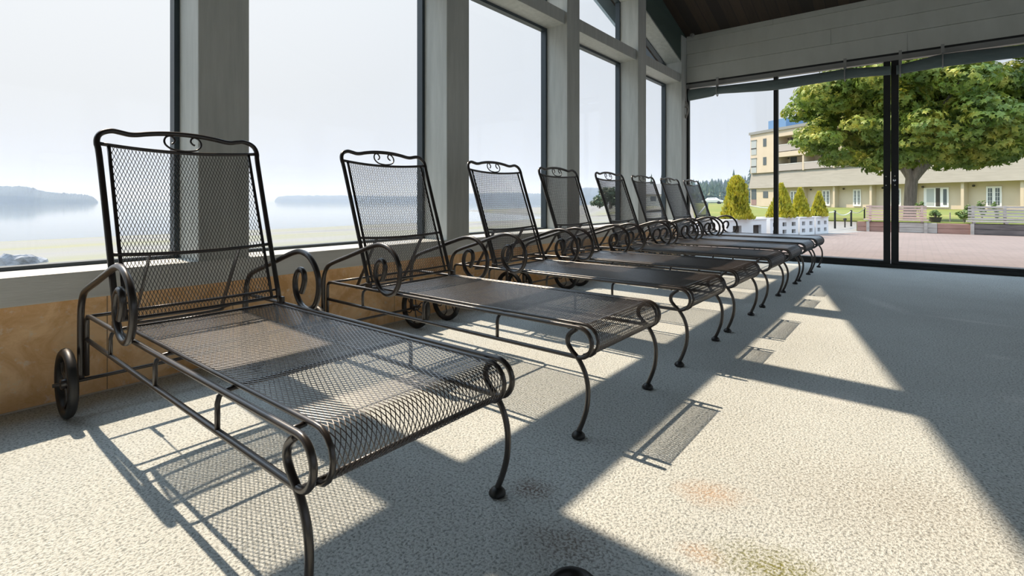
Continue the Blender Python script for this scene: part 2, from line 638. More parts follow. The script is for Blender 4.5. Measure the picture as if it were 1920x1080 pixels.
# ------------------------------------------------------------------ room shell
CX = 3.31 * H
FRONT = .03 * H                                # plane of post fronts and sill front
FARY = 9.28 * H                                # far glass wall
RIDGE = 1.30 * H
BACKY = 2 * RIDGE - FARY
ROOMX = 7.6
SLOPE = .313


def zc(y):                                     # ceiling underside
    return 6.92 * H - SLOPE * (RIDGE + abs(y - RIDGE))


floor = MB().box(-.30, ROOMX, BACKY, FARY + .12, -.12, 0).build('floor', M['carpet'])
tag(floor, kind='structure')
tag(MB().box(-.24, 0, BACKY, FARY, -.12, .498 * H + .003).build('wall_left', M['tile']), kind='structure')
sill = MB().box(-.34, FRONT, BACKY, FARY, .500 * H, .640 * H).build('trim_1', M['sillpaint'], bevel=.006)
tag(sill, kind='structure')
tag(MB().box(-.008, .004, BACKY, FARY, .0, .006).build('baseboard_left', mat('pale_caulk', (.6, .52, .42), .7)), kind='structure')

PITCH = 2.012 * H
posts = [1.158 * H + k * PITCH for k in range(-3, 4)] + [FARY - .245 * H]
PW = .290 * H
PB = -.235                                    # back of the posts (front of frames)
tn = 2
for y in posts:
    top = zc(y + PW / 2) if y > RIDGE else zc(y)
    p = MB().box(PB - .07, FRONT, y, y + PW, .638 * H, min(zc(y), zc(y + PW)) - .01)
    tag(p.build('trim_%d' % tn, M['paint'], bevel=.005), kind='structure')
    tn += 1

# transoms, rafters
ZT0, ZT1 = 3.14 * H, 3.30 * H


def zr(y):
    return 6.36 * H - SLOPE * (RIDGE + abs(y - RIDGE))


wn_ = 1
for i in range(len(posts) - 1):
    y0, y1 = posts[i] + PW, posts[i + 1]
    tag(MB().box(PB - .066, FRONT - .03, y0 - .002, y1 + .002, ZT0, ZT1).build('trim_%d' % tn, M['paint'], bevel=.004), kind='structure')
    tn += 1
    # lower window: frame plus pane
    fb = MB()
    x0, x1, t = PB - .065, PB, .026
    fb.box(x0, x1, y0, y0 + t, .64 * H, ZT0).box(x0, x1, y1 - t, y1, .64 * H, ZT0)
    fb.box(x0, x1, y0 + t, y1 - t, .64 * H, .64 * H + .018).box(x0, x1, y0 + t, y1 - t, ZT0 - .03, ZT0)
    wf = tag(fb.build('window_%d' % wn_, M['frame']), kind='structure')
    xm = (x0 + x1) / 2
    MB().box(xm - .003, xm + .003, y0 + t, y1 - t, .64 * H + .018, ZT0 - .03).build('glass_pane', M['glass'], wf)
    wn_ += 1
    # upper window under the rafter
    top = [(yy, zr(yy)) for yy in ([y1, y0] if not (y0 < RIDGE < y1) else [y1, RIDGE, y0])]
    if min(z for _, z in top) > ZT1 + .1:
        fb = MB()
        fb.box(x0, x1, y0, y0 + t, ZT1, zr(y0) - .005).box(x0, x1, y1 - t, y1, ZT1, zr(y1) - .005)
        fb.box(x0, x1, y0 + t, y1 - t, ZT1, ZT1 + .018)
        for k in range(len(top) - 1):
            (ya, za), (yb, zb) = top[k], top[k + 1]
            fb.prism_x([(ya, za - .035), (ya, za), (yb, zb), (yb, zb - .035)], x0, x1)
        wf = tag(fb.build('window_%d' % wn_, M['frame']), kind='structure')
        pts = [(y0, ZT1), (y1, ZT1)] + [(yy, zz - .02) for yy, zz in top]
        MB().prism_x(pts, xm - .003, xm + .003).build('glass_pane', M['glass'], wf)
        wn_ += 1

for (ya, yb) in ((FARY, RIDGE), (RIDGE, BACKY)):
    pts = [(ya, zr(ya)), (yb, zr(yb)), (yb, zc(yb) + .02), (ya, zc(ya) + .02)]
    tag(MB().prism_x(pts, PB - .02, FRONT - .015).build('trim_%d' % tn, M['shaded_beam']), kind='structure')
    tn += 1
    pts = [(ya, zr(ya) - .022), (yb, zr(yb) - .022), (yb, zr(yb)), (ya, zr(ya))]
    tag(MB().prism_x(pts, PB, FRONT - .02).build('trim_%d' % tn, M['paint']), kind='structure')  # pale board added so the rafter's underside looks lit from the floor
    tn += 1

# roof slab with overhanging eave and fascia
XE = CX - 4.1 * H
cb = MB()
fa = MB()
for ya, yb in ((FARY + 1.25, RIDGE), (RIDGE, BACKY - .35)):
    pts = [(ya, zc(ya)), (yb, zc(yb)), (yb, zc(yb) + .22), (ya, zc(ya) + .22)]
    cb.prism_x(pts, XE, ROOMX + .3)
    pts = [(ya, zc(ya) - .30 * H), (yb, zc(yb) - .30 * H), (yb, zc(yb) + .24), (ya, zc(ya) + .24)]
    fa.prism_x(pts, XE - .045, XE - .001)
tag(cb.build('ceiling', M['planks']), kind='structure')
tag(fa.build('trim_%d' % tn, M['fascia']), kind='structure')
tn += 1

# far wall: siding above the glass doors
HZ = 3.15 * H
DOORX = 5.35
ws = MB()
ws.box(.03, ROOMX, FARY + .02, FARY + .16, HZ + .03, zc(FARY) + .1)
laps = [3.15 * H, 3.436 * H, 3.68 * H, 3.925 * H, 4.3 * H]
joints = [[2.85, 5.9], [2.02, 5.0], [3.60, 6.6], [1.3, 4.4]]
for i in range(4):
    xs = [.03] + joints[i] + [ROOMX]
    for k in range(len(xs) - 1):
        y0b, y1b = FARY - .006, FARY + .012
        z0, z1 = laps[i] + .004, min(laps[i + 1], zc(FARY) + .02)
        pts = [(y0b - .006, z0), (y1b + .02, z0), (y1b + .02, z1), (y1b - .012, z1)]
        ws.prism_x(pts, xs[k] + .0015, xs[k + 1] - .0015)
ws.box(DOORX, ROOMX, FARY - .006, FARY + .14, 0, HZ + .004)
tag(ws.build('wall_far', M['siding']), kind='structure')
# right and back walls (out of frame) close the room
wr = MB()
wr.box(ROOMX, ROOMX + .15, BACKY, FARY + .15, 0, .5)
wr.box(ROOMX, ROOMX + .15, BACKY, FARY + .15, 2.7, zc(RIDGE))
for y in [BACKY + k * 2.0 for k in range(8)]:  # gaps between these piers are unseen openings, added to let in fill light
    wr.box(ROOMX, ROOMX + .15, y, y + .5, .5, 2.7)
tag(wr.build('wall_right', M['siding']), kind='structure')
wb = MB().box(-.3, ROOMX, BACKY - .15, BACKY, 0, zc(BACKY) + .3)
tag(wb.build('wall_back', M['siding']), kind='structure')

# doors: two glazed units with black frames
X0, X1, X2 = .015, 2.680, DOORX
for k, (xa, xb, mids) in enumerate((((X0), X1 - .004, (1.303, 1.360)), (X1 + .004, X2, (4.00, 4.057)))):
    d = MB()
    ya, yb = FARY + .01, FARY + .075
    stA = .043 if k == 0 else .078
    stB = .072 if k == 0 else .06
    d.box(xa, xa + stA, ya, yb, .05, HZ)
    d.box(xb - stB, xb, ya, yb, .05, HZ)
    d.box(mids[0], mids[1], ya, yb, .075, HZ - .05)
    d.box(xa + stA, xb - stB, ya, yb, .05, .085)
    do = tag(d.build('door_%d' % (k + 1), M['black']), kind='structure')
    ym = (ya + yb) / 2
    MB().box(xa + stA, mids[0], ym - .003, ym + .003, .085, HZ - .05).build('glass_pane', M['glass'], do)
    MB().box(mids[1], xb - stB, ym - .003, ym + .003, .085, HZ - .05).build('glass_pane', M['glass'], do)
    if k == 0:
        sc = MB()
        for x, z in ((2.632, 1.186), (2.632, 1.07)):
            sc.lathe([(.004, 0), (.008, -.002), (.008, -.006)], (x, ya, z), 10, 'y')
        tag(sc.build('screw', M['steel'], do), 'small bright screw heads')
    else:
        sc = MB()
        for x, z in ((2.724, 1.19), (2.724, 1.073)):
            sc.lathe([(.004, 0), (.008, -.002), (.008, -.006)], (x, ya, z), 10, 'y')
        tag(sc.build('screw', M['steel'], do), 'small bright screw heads')
        tag(MB().lathe([(.010, 0), (.010, -.012), (.017, -.016), (.017, -.026), (.008, -.030)], (2.719, ya, 1.135), 14, 'y')
            .build('door_knob', M['steel'], do, smooth=True), 'small round bright knob')
tag(MB().box(X0, DOORX, FARY - .012, FARY + .11, 0, .05).build('trim_%d' % tn, M['black'], bevel=.004), kind='structure')
tn += 1
tag(MB().box(X0, DOORX, FARY - .012, FARY + .10, HZ - .018, HZ + .006).build('trim_%d' % tn, M['black']), kind='structure')
tn += 1
tag(MB().box(X0, DOORX, FARY + .005, FARY + .09, HZ - .085, HZ - .018).build('trim_%d' % tn, M['rail']), kind='structure')
tn += 1

# ------------------------------------------------------------------ rolled canvas blinds over the doors
def blind(ctrl, hooks, label):
    """ctrl: (x, ztop, zbottom)"""
    t = empty('rolled_blind', (ctrl[0][0], FARY - .10, 0))
    roll = MB()
    xs, n = [], 14
    P = spline([(x, a, b) for x, a, b in ctrl], 10)
    rings = []
    for i, p in enumerate(P):
        x, zt, zb = p
        hgt = zt - zb
        wob = .006 * noise.noise(Vector((x * 3, 1.7, 0)))
        ring = []
        for k in range(n):
            q = 2 * pi * k / n
            fat = .030 + .012 * (1 - sin(q)) * .5 + wob
            ring.append((x, FARY - .075 + fat * cos(q) + .004 * noise.noise(Vector((x * 6, q * 2, 0))), (zt + zb) / 2 + hgt / 2 * sin(q)))
        rings.append(ring)
    vs = [(v[0] - ctrl[0][0], v[1] - (FARY - .10), v[2]) for rg in rings for v in rg]
    fs = [(i * n + k, (i + 1) * n + k, (i + 1) * n + (k + 1) % n, i * n + (k + 1) % n) for i in range(len(rings) - 1) for k in range(n)]
    fs += [tuple(range(n)), tuple((len(rings) - 1) * n + k for k in range(n - 1, -1, -1))]
    roll.add(vs, fs)
    roll.build('canvas_roll', M['tarp'], t, smooth=True)
    for x in hooks:
        zt = min(ctrl, key=lambda c: abs(c[0] - x))
        loop = [(x - ctrl[0][0], .025 + .052 * cos(q), (zt[1] + zt[2]) / 2 + (.092) * sin(q)) for q in [2 * pi * k / 20 for k in range(20)]]
        sb = MB()
        for a, b_ in zip(loop, loop[1:] + loop[:1]):
            sb.bar(a, b_, .022, .003, (1, 0, 0)) if False else sb.tube([a, b_], .007, 6)
        sb.box(x - ctrl[0][0] - .016, x - ctrl[0][0] + .016, .012, .040, zt[1] - .005, HZ + .012)
        sb.build('strap', M['rail'], t)
    return tag(t, label, 'blind')


blind([(.085, 2.655, 2.47), (.30, 2.655, 2.485), (.46, 2.648, 2.50), (.54, 2.644, 2.522), (.9, 2.636, 2.50), (1.336, 2.630, 2.476), (1.8, 2.636, 2.492), (2.18, 2.645, 2.508), (2.45, 2.625, 2.502), (2.60, 2.612, 2.493), (2.685, 2.606, 2.488)],
      [.53, 2.19], 'grey-green canvas blind rolled up above the two-pane door next to the windows')
blind([(2.74, 2.60, 2.483), (3.0, 2.64, 2.495), (3.19, 2.664, 2.504), (3.6, 2.655, 2.503), (3.9, 2.645, 2.503), (4.6, 2.65, 2.50), (5.3, 2.655, 2.49)],
      [2.78, 3.19, 4.5], 'grey-green canvas blind rolled up in front of the leafy maple on the right')

# bundle of cord hanging on the corner post
cbm = MB()
for k in range(5):
    q0 = random.uniform(0, 1)
    pts = [(.035 + .028 * cos(q) * (1 + .25 * sin(k)), .012 * k * .5 + .010 * sin(3 * q + k), .14 * sin(q) * (1 - .08 * k)) for q in [2 * pi * (i + q0) / 24 for i in range(24)]]
    cbm.tube(pts, .0045, 6, closed=True)
cbm.tube([(.035 + .02 * cos(q), .01 + .02 * sin(q), .03 + .008 * q / 6) for q in [i * pi / 6 for i in range(36)]], .0045, 6)
cbm.tube(spline([(.03, .01, .13), (.02, .02, .25), (.05, .05, .42)], 6), .004, 6)
tag(cbm.build('cord_bundle', M['cord'], None, smooth=True, loc=(.005, FARY - .065, 2.34)),
    'bundle of pale cord looped beside the glass door at the corner post', 'cord')

# small round fitting where the ceiling meets the corner
tag(MB().lathe([(.032, 0), (.032, -.03), (.024, -.04), (.015, -.04), (.013, -.02)], (0, 0, 0), 18, 'y')
    .build('ceiling_fitting', M['rail'], None, smooth=False, loc=(.13, FARY - .02, zc(FARY) + .02 - .02)),
    'small grey round fitting in the dark ceiling corner above the doors', 'fitting')

# floor drain at the very bottom of the view
t = empty('floor_drain', (2.313, .9715, 0))
tag(t, 'round black floor drain ring set in the carpet near the camera', 'drain')
MB().lathe([(.036, .0), (.058, .0), (.060, .010), (.054, .016), (.042, .016), (.038, .008), (.036, .002)], n=36).build('ring', M['rubber'], t, smooth=True)
MB().lathe([(.001, .004), (.040, .004), (.040, .001)], n=30).build('cover', mat('grey_drain_cover', (.22, .22, .21), .6), t)

# ------------------------------------------------------------------ chaise longue
TH = math.atan(.355)
sT, cT = sin(TH), cos(TH)
HX, HZ_ = .645, .428


def bk(y, s, bow=0.0):
    return Vector((HX - s * sT - bow * cT, y, HZ_ + s * cT - bow * sT))


def expanded(surf, nu, nv, hw=.00108, ht=.0006, tilt=radians(16)):
    """expanded-metal sheet. surf(k, j) -> point, normal, side ; nu strands steps long, nv lines across"""
    mb = MB()
    ct, st = cos(tilt), sin(tilt)
    for j in range(nv):
        vs, fs = [], []
        for k in range(nu + 1):
            ph = .5 if (k + j) % 2 == 0 else -.5
            p, nrm, sd = surf(k, min(max(j + .5 + ph * .92, 0), nv))
            a = sd * (ct * hw) + nrm * (st * hw)
            b = nrm * (ct * ht) - sd * (st * ht)
            vs += [p - a - b, p + a - b, p + a + b, p - a + b]
        for k in range(nu):
            o = 4 * k
            for q in range(4):
                r_ = (q + 1) % 4
                fs.append((o + q, o + r_, o + 4 + r_, o + 4 + q))
        mb.add(vs, fs)
    return mb


LX, LZ, LR = 1.945, .353, .055                # front roll centre and radius
SX0 = .662


def seatpath(d):
    """distance along the seat from its rear edge -> (x, z, tangent angle)"""
    flat = LX - SX0
    if d < flat:
        return SX0 + d, LZ + LR + .004, 0
    q = (d - flat) / (LR + .004)
    return LX + (LR + .004) * sin(q), LZ + (LR + .004) * cos(q), q


SLEN = (LX - SX0) + pi * (LR + .004)


def make_chair():
    root = empty('chaise_longue')
    ir = M['iron']
    # welded side frames: one bent rod from upright over the front roll and back
    for s in (-1, 1):
        y = s * .31
        pts = [(.264, y, .16), (.264, y, .37), (.268, y, .392), (.282, y, .405), (.31, y, .408)]
        pts += [(x, y, .408) for x in (.7, 1.2, 1.7)]
        pts += [(LX + LR * sin(q), y, LZ + LR * cos(q)) for q in [pi * k / 14 for k in range(15)]]
        pts += [(x, y, .298 + .010 * (1.945 - x) / 1.68) for x in (1.9, 1.5, 1.0, .6, .264)]
        MB().tube(pts, .0085, 10).build('side_rail', ir, root, smooth=True)
        # leg: S-curve from under the rail, behind the roll, out and back to the foot
        lp = spline([(1.935, y, .402), (1.903, y, .375), (1.897, y, .345), (1.915, y, .318), (1.945, y, .290), (1.972, y, .245), (1.984, y, .19), (1.980, y, .125), (1.962, y, .065), (1.943, y, .022)], 5)
        lg = MB().tube(lp, .0092, 10).build('front_leg', ir, root, smooth=True)
        MB().lathe([(.010, .026), (.017, .021), (.0245, .013), (.0255, .005), (.021, .000)][::-1], (1.943, y, 0), 16).build('foot_glide', M['rubber'], lg, smooth=True)
        # arm: upright, sloping arm and spiral scroll
        ya = s * .326
        ap = [(.246, .150), (.246, .30), (.247, .40), (.258, .455), (.290, .498), (.345, .525)]
        ap += [(.50, .573), (.66, .624)]
        ap += [(.735, .645), (.790, .650), (.850, .636), (.903, .596), (.932, .540), (.930, .478), (.900, .425), (.848, .403), (.793, .416), (.752, .455), (.738, .505), (.752, .550), (.783, .572), (.811, .560), (.818, .528), (.808, .495), (.793, .470)]
        MB().tube(spline([(x, ya, z) for x, z in ap], 5), .0122, 10).build('arm', ir, root, smooth=True)
        # wheel
        yw = s * .370
        wh = empty('wheel')
        wh.parent = root
        tire = MB()
        R0 = .1225
        tire.tube([(.238 + R0 * cos(q), yw, .140 + R0 * sin(q)) for q in [2 * pi * k / 40 for k in range(40)]], .0175, 10, closed=True)
        tire.build('tire', M['rubber'], wh, smooth=True)
        MB().lathe([(.012, -.020), (.020, -.018), (.020, .018), (.012, .020)], (.238, yw, .140), 14, 'y').build('hub', ir, wh, smooth=True)
        for k in range(6):
            q = 2 * pi * k / 6 + .3
            d = .30
            p = [(.238 + r_ * cos(q + dq), yw, .140 + r_ * sin(q + dq)) for r_, dq in ((.018, 0), (.045, .22), (.075, .30), (.108, .05))]
            MB().tube(spline(p, 4), .004, 6).build('spoke', ir, wh, smooth=True)
    MB().tube([(.238, -.412, .140), (.238, .412, .140)], .0075, 10).build('axle', ir, root, smooth=True)
    # cross braces welded from side to side under the mesh
    for x in (.605, 1.09, 1.55):
        h = [(x, -.31, .306), (x, -.31, .370), (x, -.306, .387), (x, -.293, .397), (x, -.27, .399), (x, .27, .399), (x, .293, .397), (x, .306, .387), (x, .31, .370), (x, .31, .306)]
        MB().tube(h, .007, 8).build('cross_brace', ir, root, smooth=True)
    MB().tube([(.300, -.31, .408), (.300, .31, .408)], .007, 8).build('rear_cross_bar', ir, root, smooth=True)
    MB().tube([(LX, -.31, .2955), (LX, .31, .2955)], .0075, 8).build('front_cross_bar', ir, root, smooth=True)
    # seat: border rod and expanded-metal sheet over the front roll
    bd = MB()
    for s in (-1, 1):
        pp = [seatpath(d) for d in [SLEN * k / 60 for k in range(61)]]
        bd.tube([(x, s * .270, z) for x, z, q in pp], .0068, 8)
        bd.tube([(1.90, s * .31, .402), (1.90, s * .270, .404)], .0065, 8)
    bd.tube([(SX0, -.275, .410), (SX0, .275, .410)], .0068, 8)
    bd.build('seat_border', ir, root, smooth=True)
    nu, nv = int(round(SLEN / .01525)), 84

    def sf(k, j):
        x, z, q = seatpath(SLEN * k / nu)
        sag = -.004 * (1 - ((j / nv) * 2 - 1) ** 2) if q == 0 else 0
        return Vector((x, -.268 + .536 * j / nv, z + sag)), Vector((sin(q), 0, cos(q))), Vector((0, 1, 0))
    expanded(sf, nu, nv).build('seat_mesh', M['mesh'], root)
    # backrest
    outline = [(-.300, -.012), (-.301, .35), (-.304, .66), (-.308, .715), (-.303, .745), (-.287, .765), (-.257, .777), (-.229, .774), (-.200, .769), (-.172, .771), (-.131, .780), (-.070, .789), (0, .792)]
    outline = outline + [(-y, s_) for y, s_ in outline[-2::-1]]
    bo = lambda y, a: a * max(0, 1 - (y / .3) ** 2)
    bf = MB()
    bf.tube(spline([bk(y, s_, bo(y, .012) if s_ > .7 else 0) for y, s_ in outline], 4), .0108, 10)
    br = bf.build('backrest', ir, root, smooth=True)
    for s_, r_, sag in ((.716, .0075, .008), (.262, .0072, .006), (.012, .0072, 0), (.045, .005, 0)):
        MB().tube([bk(y, s_ - bo(y, sag), bo(y, .024)) for y in [-.303 + .606 * k / 16 for k in range(17)]], r_, 8).build('back_crossbar', ir, br, smooth=True)
    for s in (-1, 1):
        MB().tube([bk(s * .270, .012 + .70 * k / 8, bo(.27, .024)) for k in range(9)], .0068, 8).build('back_border', ir, br, smooth=True)
    nu2, nv2 = 46, 84
    nrm = Vector((cT, 0, sT))

    def bsf(k, j):
        y = -.268 + .536 * j / nv2
        return bk(y, .012 + (.702 - bo(y, .006)) * k / nu2, bo(y, .024)), nrm, Vector((0, 1, 0))
    expanded(bsf, nu2, nv2).build('back_mesh', M['mesh'], br)
    # heart-shaped scroll under the top rail
    for s in (-1, 1):
        sp_ = [(0, .7135), (.026, .716), (.050, .722), (.068, .738), (.072, .757), (.064, .775), (.049, .783), (.036, .776), (.031, .762), (.037, .750), (.046, .745)]
        MB().tube(spline([bk(s * y, q, bo(y, .016)) for y, q in sp_], 4), .0042, 7).build('scroll', ir, br, smooth=True)
    # hinge lugs, support straps and ratchet rod
    for s in (-1, 1):
        MB().box(.628, .672, s * .305 - .008, s * .305 + .008, .402, .440).build('hinge', ir, root, bevel=.003)
        p0 = bk(s * .17, .258, .022)
        st = MB()
        st.bar(p0, (.395, s * .17, .440), .020, .005, (0, 1, 0))
        st.bar((.395, s * .17, .443), (.350, s * .17, .372), .022, .005, (0, 1, 0))
        st.build('support_strap', ir, root)
    MB().tube(spline([(.44, -.17, .395), (.36, -.172, .372), (.348, -.16, .362), (.348, 0, .360), (.348, .16, .362), (.36, .172, .372), (.44, .17, .395)], 5), .007, 8).build('ratchet_rod', ir, root, smooth=True)
    return root


chair = make_chair()
spots = [.834, 1.918, 2.946, 3.828, 4.812, 5.655, 6.497, 7.322]
labels = [
    'dark bronze wrought-iron mesh chaise longue in the foreground, nearest the camera',
    'second dark mesh chaise longue from the camera, just behind the foreground one',
    'third mesh chaise longue from the camera, its back seen against the bay beyond the glass',
    'fourth mesh chaise longue from the camera, its back seen in front of a window post',
    'fifth mesh chaise longue from the camera, its back against dark trees outside',
    'sixth mesh chaise longue from the camera, its back seen before the small house outside',
    'seventh mesh chaise longue from the camera, next to last towards the glass doors',
    'eighth and farthest mesh chaise longue, last of the row beside the glass doors',
]
for i, y in enumerate(spots):
    o = chair if i == 0 else copy_tree(chair)
    o.location = (0, y, 0)
    tag(o, labels[i], 'lounge chair', 'mesh chaise longues in a row along the windows')

# ------------------------------------------------------------------ outdoors: ground
tag(MB().prism([(-.25, FARY + .12), (14, FARY + .12), (14, 17.45), (1.9, 17.45), (1.45, 16.0), (-1.2, 10.0)], -.15, -.005)
    .build('patio_paving', M['paving']), 'pink brick patio outside the glass doors', 'paving', kind='structure')
tag(MB().prism([(-5.5, 25), (60, 22), (60, 140), (-45, 140)], -.20, .04).build('lawn', M['grass']),
    'green lawn in front of the hotel', 'grass', kind='structure')
tag(MB().prism([(-1.4, FARY + .2), (-.25, FARY + .2), (-1.2, 10.0), (1.45, 16.0), (1.9, 17.45), (14, 17.45), (60, 17.45), (60, 26), (-5.8, 26)], -.2, -.008)
    .build('gravel_path', M['gravel']), 'grey gravel path between patio and lawn', 'path', kind='structure')

SH = [(-200, -50), (40, -50), (60, -44), (86, -48), (94, -58), (104, -98), (122, -92), (134, -72), (170, -70), (260, -95), (420, -120), (700, -200)]


def shore(y):
    for (a, xa), (b_, xb) in zip(SH, SH[1:]):
        if a <= y <= b_:
            t = (y - a) / (b_ - a)
            return xa + (xb - xa) * t
    return SH[-1][1] if y > 0 else SH[0][1]


def landz(x, y):
    s_ = x - shore(y)
    z = -2.2 + max(-.6, min(2.0, s_ * .046)) + .06 * noise.noise(Vector((x * .25, y * .12, 3)))
    if y > 30 and x > -34:
        z = min(z, -.25)
    return min(z, -.16 if y > 20 else -.22)


ys = [-60 + 4 * k for k in range(60)] + [180 + 20 * k for k in range(14)]
xs = [-160 + 4 * k for k in range(30)] + [-41 + 1.5 * k for k in range(27)]
xs = sorted(set(xs)) + [-.36]
vs = [(x, y, landz(x, y)) for y in ys for x in xs]
nx = len(xs)
fs = [(j * nx + i, j * nx + i + 1, (j + 1) * nx + i + 1, (j + 1) * nx + i) for j in range(len(ys) - 1) for i in range(nx - 1)]
tag(MB().add(vs, fs).build('beach', M['beach'], smooth=True), 'tidal beach of sand and yellow-green weed outside the windows', 'beach', kind='structure')
tag(MB().add([(-3000, -1500, -2.2), (-30, -1500, -2.2), (-30, 2500, -2.2), (-3000, 2500, -2.2)], [(0, 1, 2, 3)]).build('bay_water', M['water']),
    'still pale bay water beyond the beach', 'water', kind='structure')


def boulder(name, c, r, label, seed, group=None):
    mb = MB()
    n, mm = 18, 12
    for j in range(mm + 1):
        for i in range(n):
            th, ph = pi * j / mm, 2 * pi * i / n
            d = Vector((sin(th) * cos(ph), sin(th) * sin(ph), cos(th)))
            k = 1 + .35 * noise.noise(d * 1.6 + Vector((seed, 0, 0))) + .12 * noise.noise(d * 5 + Vector((seed, 3, 0)))
            mb.v.append((d.x * r[0] * k, d.y * r[1] * k, d.z * r[2] * k))
    for j in range(mm):
        for i in range(n):
            mb.f.append((j * n + i, (j + 1) * n + i, (j + 1) * n + (i + 1) % n, j * n + (i + 1) % n))
    o = mb.build(name, M['rock'], None, loc=c)
    return tag(o, label, 'rock', group)


boulder('boulder', (-11.3, 1.75, -.60), (.30, .42, .42), 'dark grey boulder on the beach outside the first window at far left', 2.2)

# hills across the water
def ridge(name, pts, depth, label, seed, bumps=1.0):
    """pts: (x, y, top height) along the near foot of the ridge"""
    P = spline([Vector(p) for p in pts], 22)
    mb = MB()
    m_ = 9
    n = len(P)
    for i, p in enumerate(P):
        dr = Vector((p.x - CX, p.y, 0)).normalized()
        for k in range(m_):
            u = k / (m_ - 1)
            hgt = p.z * min(1, sin(u * pi * .5) ** .5) * (1 if u < .7 else 1)
            b_ = bumps * (.5 + .6 * noise.noise(Vector((i * .53 + seed, k * 1.7, 0))) + .5 * noise.noise(Vector((i * 2.37 + seed, k * 3.1, 5))))
            mb.v.append((p.x + dr.x * depth * u, p.y + dr.y * depth * u, -2.4 + (hgt + b_ * u if p.z > .5 else hgt)))
    for i in range(n - 1):
        for k in range(m_ - 1):
            mb.f.append((i * m_ + k, (i + 1) * m_ + k, (i + 1) * m_ + k + 1, i * m_ + k + 1))
    return tag(mb.build(name, M['hill'], None, smooth=False), label, 'hill')


ridge('far_shore_hill', [(-660, 0, 16), (-640, 30, 16), (-622, 60, 15.5), (-612, 80, 15), (-607, 90, 11), (-603, 103, 9), (-602, 114, 8), (-606, 124, 6), (-612, 130, .3)], 90,
      'hazy blue wooded headland across the bay at far left', 1.3, 2.5)
ridge('far_shore_hill', [(-811, 399, .3), (-801, 407, 9), (-753, 445, 10), (-716, 501, 10), (-645, 532, 9), (-582, 556, 11), (-528, 549, 13), (-469, 519, 13), (-403, 508, 13), (-347, 489, 11), (-300, 475, 16), (-271, 472, 18), (-249, 477, 16)], 120,
      'very faint long low hill across the bay behind the second window', 4.1, 2.5)
ridge('wooded_hill', [(-183, 389, 10), (-158, 409, 14), (-144, 420, 17), (-130, 431, 20), (-116, 442, 19), (-102, 453, 22), (-88, 464, 20)], 120,
      'hazy forested hill behind the dark firs left of the hotel', 7.7, 4)


def conifer_mb(mb, x, y, z0, h, rad, rnd, tiers=6, n=9):
    for t in range(tiers):
        f0, f1 = t / tiers, (t + 1.55) / tiers
        zb_, zt_ = z0 + h * (.08 + .92 * f0), z0 + h * min(1, .08 + .92 * f1)
        rb_ = rad * (1 - f0) ** .85
        o = len(mb.v)
        mb.v.append((x, y, zt_))
        for k in range(2 * n):
            q = pi * k / n + t
            rr = rb_ * (1 if k % 2 else .62) * rnd.uniform(.75, 1.2)
            mb.v.append((x + rr * cos(q), y + rr * sin(q), zb_ - (rb_ * .25 if k % 2 else 0)))
        for k in range(2 * n):
            mb.f.append((o, o + 1 + k, o + 1 + (k + 1) % (2 * n)))


rnd = random.Random(5)
fo = MB()
for k in range(230):
    u, v = rnd.random(), rnd.random()
    # quadrilateral patch of forest left of the hotel
    a = Vector((-50, 150)).lerp(Vector((-33, 163)), u)
    b_ = Vector((-82, 235)).lerp(Vector((-48, 255)), u)
    p = a.lerp(b_, v)
    if min((p - Vector(q)).length for q in ((-46.3, 186), (-41.5, 190))) < 7:
        continue
    conifer_mb(fo, p.x, p.y, -.3 + 3 * v, rnd.uniform(3.5, 6.5) + 3.0 * u * v + 1.5 * v, rnd.uniform(1.5, 2.6), rnd, 5, 6)
tag(fo.build('forest', M['fir']), 'mass of hazy conifers left of the hotel', 'forest', kind='stuff')


def fir(x, y, z0, h, rad, label, seed, group='single firs'):
    t = empty('fir_tree', (x, y, z0))
    mb = MB()
    conifer_mb(mb, 0, 0, .3, h - .3, rad, random.Random(seed), 10, 9)
    mb.build('foliage', M['fir'], t)
    MB().lathe([(.18, -.3), (.14, 1.2)], n=8).build('trunk', M['bark'], t)
    tag(t, label, 'tree', group)


fir(-41.9, 105.0, -.3, 7.0, .85, 'tall thin fir nearest the corner post, left of a twin fir beyond the small house', 1)
fir(-39.9, 105.9, -.3, 7.5, .9, 'tall thin fir just right of its twin beyond the small house', 2)
fir(-46.3, 186, -.2, 12.0, 2.0, 'pointed fir standing above the forest midway to the hotel', 3)
fir(-41.5, 190, -.2, 13.5, 3.0, 'broad tall fir above the forest right beside the hotel corner', 4)


